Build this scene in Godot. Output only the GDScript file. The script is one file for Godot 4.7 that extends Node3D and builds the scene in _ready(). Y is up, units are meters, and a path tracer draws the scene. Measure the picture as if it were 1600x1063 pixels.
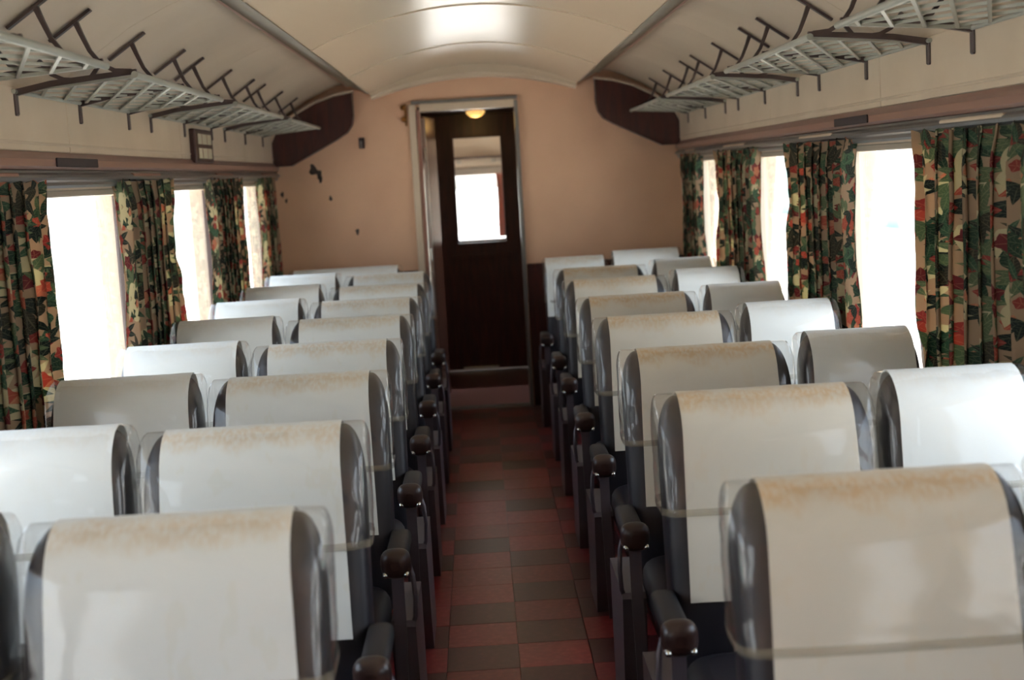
extends Node3D
# An old railway carriage seen down its aisle. x right, y up, the far end of the carriage at -z ("depth" d = -z).

const HALF = 1.402          # inner face of the side walls
const SILL = 0.80
const HEAD = 1.665
const END = 9.9             # depth of the end wall
const NEAR = -1.6           # depth of the wall behind the camera

# ------------------------------------------------------------------ mesh builder
class Shape:
	var v := PackedVector3Array()
	var t := PackedVector2Array()
	var g := PackedInt32Array()

	func tri(a: Vector3, b: Vector3, c: Vector3, s := -1, ta := Vector2.ZERO, tb := Vector2.ZERO, tc := Vector2.ZERO) -> void:
		v.append_array([a, b, c]); t.append_array([ta, tb, tc]); g.append_array([s, s, s])

	func quad(a: Vector3, b: Vector3, c: Vector3, d: Vector3, s := -1, ta := Vector2.ZERO, tb := Vector2(1, 0), tc := Vector2(1, 1), td := Vector2(0, 1)) -> void:
		tri(a, b, c, s, ta, tb, tc)
		tri(a, c, d, s, ta, tc, td)

	# turns the closed shape added since `from` so that its front faces run clockwise
	func close(from: int) -> void:
		var vol := 0.0
		var o := v[from]
		for i in range(from, v.size(), 3):
			vol += (v[i] - o).dot((v[i + 1] - o).cross(v[i + 2] - o))
		if vol > 0.0:
			for i in range(from, v.size(), 3):
				var p := v[i + 1]; v[i + 1] = v[i + 2]; v[i + 2] = p
				var q := t[i + 1]; t[i + 1] = t[i + 2]; t[i + 2] = q

	func box(c: Vector3, size: Vector3, ch := 0.0, basis := Basis.IDENTITY) -> void:
		var from := v.size()
		var h := size * 0.5
		ch = minf(ch, 0.45 * minf(size.x, minf(size.y, size.z)))
		var P := func(ax: int, sx: float, sy: float, sz: float) -> Vector3:
			var p := Vector3(sx * h.x, sy * h.y, sz * h.z)
			for k in 3:
				if k != ax:
					p[k] -= signf(p[k]) * ch
			return c + basis * p
		for ax in 3:
			var a1 := (ax + 1) % 3
			var a2 := (ax + 2) % 3
			for s in [-1.0, 1.0]:
				var q := []
				for k in [[-1, -1], [1, -1], [1, 1], [-1, 1]]:
					var w := Vector3.ZERO
					w[ax] = s; w[a1] = k[0]; w[a2] = k[1]
					q.append(P.call(ax, w.x, w.y, w.z))
				if s > 0: quad(q[0], q[1], q[2], q[3])
				else: quad(q[0], q[3], q[2], q[1])
		if ch > 0.0:
			for ax in 3:          # the edges along axis ax
				var a1 := (ax + 1) % 3
				var a2 := (ax + 2) % 3
				for s1 in [-1.0, 1.0]:
					for s2 in [-1.0, 1.0]:
						var w0 := Vector3.ZERO
						w0[a1] = s1; w0[a2] = s2
						var w1 := w0
						w0[ax] = -1.0; w1[ax] = 1.0
						var e := [P.call(a1, w0.x, w0.y, w0.z), P.call(a1, w1.x, w1.y, w1.z), P.call(a2, w1.x, w1.y, w1.z), P.call(a2, w0.x, w0.y, w0.z)]
						if s1 * s2 > 0: quad(e[0], e[3], e[2], e[1])
						else: quad(e[0], e[1], e[2], e[3])
			for sx in [-1.0, 1.0]:
				for sy in [-1.0, 1.0]:
					for sz in [-1.0, 1.0]:
						var a: Vector3 = P.call(0, sx, sy, sz)
						var b: Vector3 = P.call(1, sx, sy, sz)
						var d: Vector3 = P.call(2, sx, sy, sz)
						if sx * sy * sz > 0: tri(a, b, d)
						else: tri(a, d, b)
		close(from)

	# rings of equal count, joined; smooth sides, flat caps
	func loft(rings: Array, cap0 := true, cap1 := true, smooth := 1) -> void:
		var from := v.size()
		var n: int = rings[0].size()
		for i in range(rings.size() - 1):
			for j in n:
				var k := (j + 1) % n
				var u0 := float(j) / n
				var u1 := float(j + 1) / n
				var w0 := float(i) / (rings.size() - 1)
				var w1 := float(i + 1) / (rings.size() - 1)
				quad(rings[i][j], rings[i][k], rings[i + 1][k], rings[i + 1][j], smooth, Vector2(u0, w0), Vector2(u1, w0), Vector2(u1, w1), Vector2(u0, w1))
		for e in 2:
			if (e == 0 and cap0) or (e == 1 and cap1):
				var r: PackedVector3Array = rings[0] if e == 0 else rings[-1]
				var m := Vector3.ZERO
				for p in r: m += p
				m /= n
				for j in n:
					if e == 0: tri(m, r[(j + 1) % n], r[j])
					else: tri(m, r[j], r[(j + 1) % n])
		close(from)

	# a cross-section (x = side, y = up) swept along points; scale per point
	func sweep(pts: Array, section: PackedVector2Array, up: Vector3, scales := [], smooth := -1) -> void:
		var rings := []
		for i in pts.size():
			var dir: Vector3 = (pts[mini(i + 1, pts.size() - 1)] - pts[maxi(i - 1, 0)]).normalized()
			var side := dir.cross(up).normalized()
			var top := side.cross(dir)
			var k: float = scales[i] if scales.size() else 1.0
			var r := PackedVector3Array()
			for s in section: r.append(pts[i] + side * s.x * k + top * s.y * k)
			rings.append(r)
		loft(rings, true, true, smooth)

	func tube(pts: Array, radius: float, n := 10, up := Vector3.UP, scales := []) -> void:
		var s := PackedVector2Array()
		for j in n: s.append(Vector2(cos(TAU * j / n), sin(TAU * j / n)) * radius)
		sweep(pts, s, up, scales, 1)

	func bar(pts: Array, w: float, h: float, up := Vector3.UP, scales := []) -> void:
		sweep(pts, PackedVector2Array([Vector2(-w, -h) / 2, Vector2(w, -h) / 2, Vector2(w, h) / 2, Vector2(-w, h) / 2]), up, scales, -1)

	# polygon in the plane of ax, ay at o, pushed along az
	func prism(poly: PackedVector2Array, o: Vector3, ax: Vector3, ay: Vector3, az: Vector3) -> void:
		var from := v.size()
		var ids := Geometry2D.triangulate_polygon(poly)
		var A := PackedVector3Array()
		for p in poly: A.append(o + ax * p.x + ay * p.y)
		for i in range(0, ids.size(), 3):
			tri(A[ids[i]], A[ids[i + 1]], A[ids[i + 2]])
			tri(A[ids[i]] + az, A[ids[i + 2]] + az, A[ids[i + 1]] + az)
		# make both caps agree with the walls: find the way the polygon turns
		var area := 0.0
		for i in poly.size(): area += poly[i].cross(poly[(i + 1) % poly.size()])
		var first := poly[ids[0]]
		var turn := (poly[ids[1]] - first).cross(poly[ids[2]] - first)
		for i in poly.size():
			var j := (i + 1) % poly.size()
			if area * turn > 0.0: quad(A[j], A[i], A[i] + az, A[j] + az)
			else: quad(A[i], A[j], A[j] + az, A[i] + az)
		close(from)

	# a grid of points as a cloth with thickness (rows of equal length)
	func cloth(rows: Array, thick: float) -> void:
		var from := v.size()
		var R := rows.size()
		var C: int = rows[0].size()
		var back := []
		for i in R:
			var line := PackedVector3Array()
			for j in C:
				var du: Vector3 = rows[i][mini(j + 1, C - 1)] - rows[i][maxi(j - 1, 0)]
				var dv: Vector3 = rows[mini(i + 1, R - 1)][j] - rows[maxi(i - 1, 0)][j]
				line.append(rows[i][j] - du.cross(dv).normalized() * thick)
			back.append(line)
		for i in R - 1:
			for j in C - 1:
				var ta := Vector2(float(j) / (C - 1), float(i) / (R - 1))
				var tc := Vector2(float(j + 1) / (C - 1), float(i + 1) / (R - 1))
				var tb := Vector2(tc.x, ta.y)
				var td := Vector2(ta.x, tc.y)
				quad(rows[i][j], rows[i][j + 1], rows[i + 1][j + 1], rows[i + 1][j], 1, ta, tb, tc, td)
				quad(back[i][j], back[i + 1][j], back[i + 1][j + 1], back[i][j + 1], 2, ta, td, tc, tb)
		for i in R - 1:
			for j in [0, C - 1]:
				var e := [rows[i][j], rows[i + 1][j], back[i + 1][j], back[i][j]]
				if j > 0: e.reverse()
				var w := Vector2(float(j) / (C - 1), float(i) / (R - 1))
				quad(e[0], e[1], e[2], e[3], -1, w, w, w, w)
		for j in C - 1:
			for i in [0, R - 1]:
				var e := [rows[i][j], back[i][j], back[i][j + 1], rows[i][j + 1]]
				if i > 0: e.reverse()
				var w := Vector2(float(j) / (C - 1), float(i) / (R - 1))
				quad(e[0], e[1], e[2], e[3], -1, w, w, w, w)
		close(from)

	func mesh(m: Material) -> ArrayMesh:
		var st := SurfaceTool.new()
		st.begin(Mesh.PRIMITIVE_TRIANGLES)
		for i in v.size():
			st.set_smooth_group(g[i]); st.set_uv(t[i]); st.add_vertex(v[i])
		st.index()
		st.generate_normals()
		var am := st.commit()
		am.surface_set_material(0, m)
		return am

# ------------------------------------------------------------------ scene helpers
var taken := {}
var M := {}

func numbered(called: String) -> String:
	var n: int = taken.get(called, 0)
	taken[called] = n + 1
	return called if n == 0 else "%s_%03d" % [called, n]

func obj(called: String, s: Shape, m: Material, parent: Node = self) -> MeshInstance3D:
	var o := MeshInstance3D.new()
	o.mesh = s.mesh(m)
	return put(called, o, parent)

func put(called: String, o: Node3D, parent: Node = self):
	o.name = numbered(called) if parent == self else called
	parent.add_child(o, true)
	return o

func tag(o: Node, label: String, category: String, group := "") -> Node:
	o.set_meta("label", label)
	o.set_meta("category", category)
	if group: o.set_meta("group", group)
	return o

func thing(called: String, label: String, category: String, at := Vector3.ZERO, group := "") -> Node3D:
	var o := Node3D.new()
	put(called, o)
	o.position = at
	tag(o, label, category, group)
	return o

func setting(called: String, label := "", category := "") -> Node3D:
	var o := Node3D.new()
	o.name = called
	add_child(o, true)
	o.set_meta("kind", "structure")
	if label: tag(o, label, category)
	return o

func copy(src: Node3D, at: Vector3, label: String) -> Node3D:
	var o: Node3D = src.duplicate()
	var base := String(src.name)
	if base.length() > 4 and base.right(3).is_valid_int(): base = base.left(-4)
	o.name = numbered(base)
	add_child(o, true)
	o.position = at
	o.set_meta("label", label)
	return o

func boxy(called: String, c: Vector3, size: Vector3, m: Material, parent: Node = self, ch := 0.0) -> MeshInstance3D:
	var s := Shape.new()
	s.box(c, size, ch)
	return obj(called, s, m, parent)

func mat(called: String, c: Color, rough := 0.6, metal := 0.0, opt := {}) -> StandardMaterial3D:
	var m := StandardMaterial3D.new()
	m.resource_name = called
	m.albedo_color = c
	m.roughness = rough
	m.metallic = metal
	m.cull_mode = BaseMaterial3D.CULL_DISABLED
	for k in opt: m.set(k, opt[k])
	M[called] = m
	return m

func noise_texture(freq: float, ramp: Array, seed_: int, size := 256, kind := FastNoiseLite.TYPE_SIMPLEX_SMOOTH, octaves := 4) -> NoiseTexture2D:
	var n := FastNoiseLite.new()
	n.seed = seed_
	n.frequency = freq
	n.noise_type = kind
	n.fractal_octaves = octaves
	var t := NoiseTexture2D.new()
	t.width = size; t.height = size
	t.seamless = true
	t.noise = n
	if ramp.size():
		var gr := Gradient.new()
		gr.offsets = PackedFloat32Array(ramp.map(func(r): return r[0]))
		gr.colors = PackedColorArray(ramp.map(func(r): return r[1]))
		t.color_ramp = gr
	return t

func world_map(m: StandardMaterial3D, tex: Texture2D, scale: Vector3) -> void:
	m.albedo_texture = tex
	m.uv1_triplanar = true
	m.uv1_world_triplanar = true
	m.uv1_scale = scale

func image_texture(img: Image) -> ImageTexture:
	return ImageTexture.create_from_image(img)

# ------------------------------------------------------------------ drawn cloth prints
func floral(seed_: int) -> ImageTexture:
	var S := 512
	var img := Image.create(S, S, false, Image.FORMAT_RGB8)
	img.fill(Color8(170, 145, 118))
	var rng := RandomNumberGenerator.new()
	rng.seed = seed_
	var greens := [Color8(38, 62, 46), Color8(58, 88, 66), Color8(32, 42, 36), Color8(92, 108, 78), Color8(56, 54, 42), Color8(196, 186, 150)]
	var reds := [Color8(146, 62, 56), Color8(170, 84, 66), Color8(112, 44, 46), Color8(186, 122, 94)]
	for k in 98:
		var c := Vector2(rng.randf() * S, rng.randf() * S)
		var a := rng.randf() * TAU
		if k % 3 == 2:      # a five-petalled flower
			var col: Color = reds[rng.randi() % reds.size()]
			var R := rng.randf_range(26, 44)
			for p in 5:
				leaf(img, c, a + TAU * p / 5, R, R * 0.46, col, col.lerp(Color8(214, 180, 130), 0.3), false)
		else:
			var col: Color = greens[rng.randi() % greens.size()]
			var n := rng.randi_range(2, 4)
			for p in n:
				leaf(img, c, a + (p - n / 2.0) * 0.62, rng.randf_range(64, 120), rng.randf_range(12, 19), col, col.lerp(Color8(190, 182, 140), 0.3), true)
	return image_texture(img)

func leaf(img: Image, root: Vector2, a: float, length: float, half: float, col: Color, vein: Color, ribbed: bool) -> void:
	var S := img.get_width()
	var dir := Vector2(cos(a), sin(a))
	var tip := root + dir * length
	var lo := Vector2i(Vector2(minf(root.x, tip.x) - half, minf(root.y, tip.y) - half))
	var hi := Vector2i(Vector2(maxf(root.x, tip.x) + half, maxf(root.y, tip.y) + half))
	for y in range(lo.y, hi.y):
		for x in range(lo.x, hi.x):
			var q := Vector2(x, y) - root
			var u := q.dot(dir) / length
			if u < 0.0 or u > 1.0: continue
			var w := q.cross(dir)
			var edge := half * sin(PI * pow(u, 0.8))
			if absf(w) > edge: continue
			var c := col
			if absf(w) < 1.6 or ribbed and absf(fposmod(u * length + absf(w) * 0.8, 13.0) - 6.0) < 0.9: c = vein
			img.set_pixel(posmod(x, S), posmod(y, S), c)

# headrest cloth: fine weave, with brown stains along the fold over the top where `amount` > 0
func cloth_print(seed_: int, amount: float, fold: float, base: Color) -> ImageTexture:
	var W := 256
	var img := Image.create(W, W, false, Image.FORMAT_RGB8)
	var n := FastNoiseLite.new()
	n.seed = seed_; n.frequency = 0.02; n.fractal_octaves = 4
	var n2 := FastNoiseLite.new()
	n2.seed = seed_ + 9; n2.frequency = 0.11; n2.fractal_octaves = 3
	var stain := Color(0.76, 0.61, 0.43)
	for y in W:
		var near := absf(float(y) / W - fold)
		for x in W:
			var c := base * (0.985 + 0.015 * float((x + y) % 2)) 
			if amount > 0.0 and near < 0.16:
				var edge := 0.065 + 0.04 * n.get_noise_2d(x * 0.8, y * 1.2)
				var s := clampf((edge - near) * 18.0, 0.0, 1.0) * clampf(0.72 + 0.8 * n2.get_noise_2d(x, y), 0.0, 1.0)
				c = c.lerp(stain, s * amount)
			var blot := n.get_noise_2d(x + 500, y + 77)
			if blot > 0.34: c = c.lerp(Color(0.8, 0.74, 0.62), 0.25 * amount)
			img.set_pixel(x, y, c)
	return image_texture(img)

# ================================================================== build
func _ready() -> void:
	camera()
	daylight()
	materials()
	outside()
	shell()
	ceiling()
	windows()
	end_wall()
	vestibule()
	far_saloon()
	seats()
	racks()
	curtains()
	small_things()

func camera() -> void:
	var cam := Camera3D.new()
	cam.name = "camera"
	var f := 2222.0
	var fwd := Vector3((745.0 - 800.0) / f, (531.5 - 272.0) / f, -1.0).normalized()   # where -z lies, seen by the camera
	var roll := deg_to_rad(3.4)
	var up0 := Vector3(-sin(roll), cos(roll), 0)
	var up := (up0 - fwd * up0.dot(fwd)).normalized()
	var right := fwd.cross(up)
	cam.fov = rad_to_deg(2.0 * atan(531.5 / f))
	cam.near = 0.05
	cam.far = 300.0
	add_child(cam)
	cam.transform = Transform3D(Basis(right, up, -fwd).transposed(), Vector3(-0.012, 1.64, 0))
	var at := CameraAttributesPhysical.new()     # a 50 mm lens, not quite sharp anywhere but the middle distance
	at.frustum_focal_length = 12.0 * f / 531.5
	at.exposure_aperture = 3.2
	at.frustum_focus_distance = 4.6
	at.frustum_near = 0.05
	at.frustum_far = 300.0
	cam.attributes = at
	cam.current = true

func daylight() -> void:
	var sky := Sky.new()
	var sm := ProceduralSkyMaterial.new()       # bright, thinly overcast
	sm.sky_top_color = Color(0.80, 0.88, 0.97)
	sm.sky_horizon_color = Color(0.95, 0.95, 0.93)
	sm.ground_bottom_color = Color(0.42, 0.40, 0.37)
	sm.ground_horizon_color = Color(0.6, 0.58, 0.55)
	sm.sky_curve = 0.15
	sky.sky_material = sm
	var e := Environment.new()
	e.background_mode = Environment.BG_SKY
	e.sky = sky
	e.background_energy_multiplier = 5.5
	e.tonemap_mode = Environment.TONE_MAPPER_LINEAR
	e.tonemap_exposure = 1.0
	e.sdfgi_enabled = true
	e.ssao_enabled = true
	e.ssil_enabled = true
	var w := WorldEnvironment.new()
	w.name = "world"
	w.environment = e
	add_child(w)
	var sun := DirectionalLight3D.new()          # hazy sun, high and nearly in line with the train: it lights the ground outside
	sun.name = "sun"
	sun.light_color = Color(1.0, 0.98, 0.95)
	sun.light_energy = 16.0
	sun.light_angular_distance = 6.0
	sun.shadow_enabled = true
	add_child(sun)
	sun.look_at_from_position(Vector3(0.6, 9.0, 5.0), Vector3.ZERO)

func materials() -> void:
	var cream := mat("cream_paint", Color(1, 1, 1), 0.32)
	world_map(cream, noise_texture(0.01, [[0.0, Color8(200, 183, 160)], [0.55, Color8(207, 190, 167)], [1.0, Color8(212, 196, 173)]], 3), Vector3.ONE * 0.7)
	var pink := mat("pink_wall_paint", Color(1, 1, 1), 0.55)
	world_map(pink, noise_texture(0.008, [[0.0, Color8(208, 166, 136)], [0.5, Color8(216, 175, 144)], [1.0, Color8(221, 181, 149)]], 5), Vector3.ONE * 0.6)
	mat("ceiling_gloss", Color8(206, 190, 165), 0.22, 0.0, {"metallic_specular": 0.42})
	mat("olive_trim", Color8(106, 98, 78), 0.35)
	mat("rose_beading", Color8(150, 108, 92), 0.35)
	mat("rail_wood", Color8(142, 108, 96), 0.28)
	mat("track_metal", Color8(132, 134, 134), 0.3, 0.75)
	mat("frame_metal", Color8(178, 170, 156), 0.35, 0.4)
	mat("dark_plate", Color8(42, 26, 29), 0.6)
	mat("lower_panel", Color8(108, 80, 66), 0.5)
	var wood := mat("mahogany", Color(1, 1, 1), 0.3)
	world_map(wood, noise_texture(0.03, [[0.0, Color8(46, 20, 20)], [0.5, Color8(62, 28, 25)], [1.0, Color8(78, 36, 30)]], 8), Vector3(3.0, 0.35, 3.0))
	mat("vinyl", Color8(35, 33, 40), 0.42)
	mat("arm_vinyl", Color8(28, 26, 30), 0.55)
	mat("vinyl_brown", Color8(52, 34, 30), 0.32)
	mat("seat_metal", Color8(92, 84, 91), 0.4, 0.3)
	mat("chrome", Color8(200, 198, 190), 0.14, 1.0)
	mat("rack_metal", Color8(172, 175, 164), 0.36, 0.3)
	mat("rack_bracket", Color8(84, 72, 70), 0.4, 0.3)
	mat("pane", Color(0.97, 1.0, 0.99, 0.02), 0.02, 0.0, {"transparency": BaseMaterial3D.TRANSPARENCY_ALPHA})
	mat("plastic", Color(0.80, 0.78, 0.72, 0.022), 0.08, 0.0, {"transparency": BaseMaterial3D.TRANSPARENCY_ALPHA})
	mat("plastic_hem", Color(0.72, 0.68, 0.58, 0.3), 0.2, 0.0, {"transparency": BaseMaterial3D.TRANSPARENCY_ALPHA})
	var red := [[0.0, Color8(120, 42, 44)], [0.5, Color8(132, 48, 50)], [0.75, Color8(142, 60, 59)], [1.0, Color8(160, 88, 82)]]
	var brown := [[0.0, Color8(70, 35, 36)], [0.5, Color8(78, 38, 40)], [0.75, Color8(84, 44, 45)], [1.0, Color8(98, 60, 58)]]
	for k in 2:
		var tint: Color = [Color(1, 1, 1), Color(0.86, 0.84, 0.84)][k]
		var gloss := {"metallic_specular": 0.5}
		world_map(mat("lino_red_%d" % k, tint, 0.3, 0.0, gloss), noise_texture(0.06, red, 20 + k, 256, FastNoiseLite.TYPE_SIMPLEX_SMOOTH, 5), Vector3.ONE * 1.7)
		world_map(mat("lino_brown_%d" % k, tint, 0.3, 0.0, gloss), noise_texture(0.06, brown, 30 + k, 256, FastNoiseLite.TYPE_SIMPLEX_SMOOTH, 5), Vector3.ONE * 1.7)
	mat("door_varnish", Color8(112, 78, 66), 0.22)
	mat("lino_lit", Color8(150, 106, 98), 0.35)  # lino colour lightened: daylight on the vestibule floor painted in
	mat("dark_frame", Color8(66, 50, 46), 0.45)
	mat("lino_plain", Color8(70, 36, 34), 0.3)
	for k in 2:
		mat("curtain_%d" % k, Color(1, 1, 1), 0.85, 0.0, {"albedo_texture": floral(41 + k * 6), "backlight_enabled": true, "backlight": Color(1, 1, 1), "uv1_scale": Vector3(3.1, 2.2, 1)})
	mat("red_curtain", Color8(178, 84, 62), 0.85, 0.0, {"backlight_enabled": true, "backlight": Color(0.4, 0.4, 0.4)})
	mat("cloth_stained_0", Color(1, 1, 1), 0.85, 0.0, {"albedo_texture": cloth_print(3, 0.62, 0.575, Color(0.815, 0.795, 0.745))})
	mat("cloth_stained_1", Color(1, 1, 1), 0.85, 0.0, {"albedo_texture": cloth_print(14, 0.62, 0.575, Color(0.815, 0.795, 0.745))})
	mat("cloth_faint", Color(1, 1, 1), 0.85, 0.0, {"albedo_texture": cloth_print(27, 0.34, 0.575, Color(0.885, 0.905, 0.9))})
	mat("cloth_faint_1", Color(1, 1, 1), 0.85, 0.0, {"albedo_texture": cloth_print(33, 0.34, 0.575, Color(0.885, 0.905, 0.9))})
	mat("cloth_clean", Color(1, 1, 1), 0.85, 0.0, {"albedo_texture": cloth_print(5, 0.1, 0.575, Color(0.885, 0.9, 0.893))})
	var gravel := mat("pale_ground", Color(1, 1, 1), 0.95)
	world_map(gravel, noise_texture(0.05, [[0.0, Color8(144, 142, 138)], [0.5, Color8(166, 164, 160)], [1.0, Color8(186, 184, 180)]], 61), Vector3.ONE * 0.25)
	mat("pale_boards", Color8(226, 222, 216), 0.9)
	mat("teal_boards", Color8(168, 212, 204), 0.8)
	mat("bulb", Color8(240, 210, 150), 0.3, 0.0, {"emission_enabled": true, "emission": Color(1.0, 0.78, 0.42), "emission_energy_multiplier": 0.85})
	mat("notice_paper", Color8(196, 186, 158), 0.7)
	mat("notice_wood", Color8(60, 34, 30), 0.4)
	mat("brass", Color8(150, 104, 56), 0.35, 0.9)
	mat("dark_chip", Color8(66, 58, 54), 0.7)

# ------------------------------------------------------------------ outside
func outside() -> void:
	var g := setting("ground", "pale open ground beside the track outside the carriage windows", "ground")
	boxy("surface", Vector3(0, -1.25, -60), Vector3(300, 0.3, 400), M.pale_ground, g)
	for s in [-1.0, 1.0]:
		var x: float = s * 15.0
		var b := thing("trackside_shed", "long pale shed with faint teal boards, blurred beyond the windows %s of the aisle" % ("right" if s > 0 else "left"), "building", Vector3(x, -1.1, -70))
		boxy("wall", Vector3(0, 1.5, 0), Vector3(0.3, 3.0, 160), M.pale_boards, b)
		var r := Shape.new()
		r.prism(PackedVector2Array([Vector2(-0.5, 3.0), Vector2(0.5, 3.0), Vector2(0, 3.35)]), Vector3(0, 0, -80.2), Vector3.RIGHT, Vector3.UP, Vector3(0, 0, 160.4))
		obj("roof", r, M.pale_boards, b)
		for k in 26:
			boxy("teal_door", Vector3(-s * 0.17, 1.05, -77.0 + k * 6.0), Vector3(0.05, 2.1, 1.3), M.teal_boards, b, 0.01)

# ------------------------------------------------------------------ shell of the carriage
func posts(s: float) -> Array:       # depth at which each pillar between the windows begins
	return [-1.68, 0.14, 1.96, 3.78, 5.6, 7.42, 9.24] if s < 0 else [-1.82, -0.02, 1.78, 3.58, 5.38, 7.18, 8.98]

func shell() -> void:
	var fl := setting("floor")
	boxy("underfloor", Vector3(0, -0.06, -6.2), Vector3(3.0, 0.1, 15.8), M.lino_plain, fl)
	var rng := RandomNumberGenerator.new()
	rng.seed = 7
	var p := 0.245
	for i in range(-3, 3):
		for j in 28:
			var d := 3.6 + p * j
			var cx := 0.035 + p * (i + 0.5)
			var red := (i + j) % 2 == 0
			if rng.randf() < 0.12: red = not red
			var m: Material = M[("lino_red_%d" if red else "lino_brown_%d") % (rng.randi() % 2)]
			boxy("lino_tile", Vector3(cx, -0.004 - rng.randf() * 0.0008, -d - p / 2), Vector3(p - 0.002, 0.008, p - 0.002), m, fl, 0.0006)
	boxy("vestibule_lit_lino", Vector3(0, -0.004, -10.43), Vector3(2.78, 0.01, 0.86), M.lino_lit, fl)  # sheet in the lightened colour, stands in for the patch of light here
	for s in [-1.0, 1.0]:
		var side := "left" if s < 0 else "right"
		var w := setting("wall_" + side)
		var xc: float = s * (HALF + 0.05)
		var L := END - NEAR + 0.1
		var zc := -(END + NEAR) / 2
		boxy("lower_panel", Vector3(xc, SILL / 2 - 0.02, zc), Vector3(0.1, SILL + 0.04, L), M.lower_panel, w)
		boxy("sill", Vector3(s * (HALF - 0.005), SILL - 0.01, zc), Vector3(0.05, 0.03, L), M.frame_metal, w, 0.006)
		boxy("head", Vector3(xc, (HEAD + 2.02) / 2, zc), Vector3(0.1, 2.02 - HEAD, L), M.cream_paint, w)
		var ps := posts(s)
		for k in ps.size():
			var d0: float = ps[k]
			var d1: float = d0 + 0.5 if k < ps.size() - 1 else END + 0.05
			boxy("pillar", Vector3(xc, (SILL + HEAD) / 2, -(d0 + d1) / 2), Vector3(0.1, HEAD - SILL, d1 - d0), M.cream_paint, w)
		# cream boards over the windows, a hair apart
		var seams := [NEAR, -0.6, 1.24, 3.08, 4.93, 6.78, 8.62, END]
		for k in seams.size() - 1:
			var a: float = seams[k] + 0.002
			var b: float = seams[k + 1] - 0.002
			boxy("upper_board", Vector3(s * (HALF - 0.004), 1.885, -(a + b) / 2), Vector3(0.012, 0.19, b - a), M.cream_paint, w, 0.003)
		var bead := Shape.new()
		bead.tube([Vector3(s * (HALF - 0.008), 1.815, -NEAR), Vector3(s * (HALF - 0.008), 1.815, -END)], 0.006, 8)
		obj("bead", bead, M.cream_paint, w)
		# moulded wooden rail and the metal curtain track under it
		var t := setting("trim_1" if s < 0 else "trim_2")
		var rail := Shape.new()
		var poly := PackedVector2Array([Vector2(0.0, 1.73), Vector2(0.022, 1.733), Vector2(0.03, 1.742), Vector2(0.03, 1.764), Vector2(0.02, 1.776), Vector2(0.012, 1.788), Vector2(0.0, 1.79)])
		rail.prism(poly, Vector3(s * HALF, 0, -END), Vector3(-s, 0, 0), Vector3.UP, Vector3(0, 0, END - NEAR))
		obj("rail", rail, M.rail_wood, t)
		var tr := Shape.new()
		tr.prism(PackedVector2Array([Vector2(0.0, 1.672), Vector2(0.014, 1.672), Vector2(0.02, 1.68), Vector2(0.02, 1.69), Vector2(0.034, 1.697), Vector2(0.036, 1.706), Vector2(0.03, 1.714), Vector2(0.016, 1.722), Vector2(0.014, 1.73), Vector2(0.0, 1.73)]), Vector3(s * HALF, 0, -END), Vector3(-s, 0, 0), Vector3.UP, Vector3(0, 0, END - NEAR))
		obj("track", tr, M.track_metal, t)
	var wn := setting("wall_near")
	boxy("panel", Vector3(0, 1.15, -NEAR + 0.05), Vector3(3.0, 2.5, 0.1), M.pink_wall_paint, wn)

func cove(s: float) -> Array:
	var pts := []
	for q in [[1.402, 1.975], [1.396, 2.01], [1.372, 2.05], [1.325, 2.088], [1.262, 2.126], [1.152, 2.2], [1.02, 2.264], [0.935, 2.294], [0.872, 2.306]]:
		pts.append(Vector3(s * q[0], q[1], 0))
	return pts

func strip(pts: Array, d0: float, d1: float, thick: float) -> Shape:   # a board bent to a profile, running from depth d0 to d1
	var rows := [PackedVector3Array(), PackedVector3Array()]
	for p in pts:
		rows[0].append(p + Vector3(0, 0, -d0))
		rows[1].append(p + Vector3(0, 0, -d1))
	var s := Shape.new()
	if pts[0].x > pts[-1].x: s.cloth([rows[1], rows[0]], -thick)
	else: s.cloth([rows[0], rows[1]], -thick)
	return s

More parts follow.
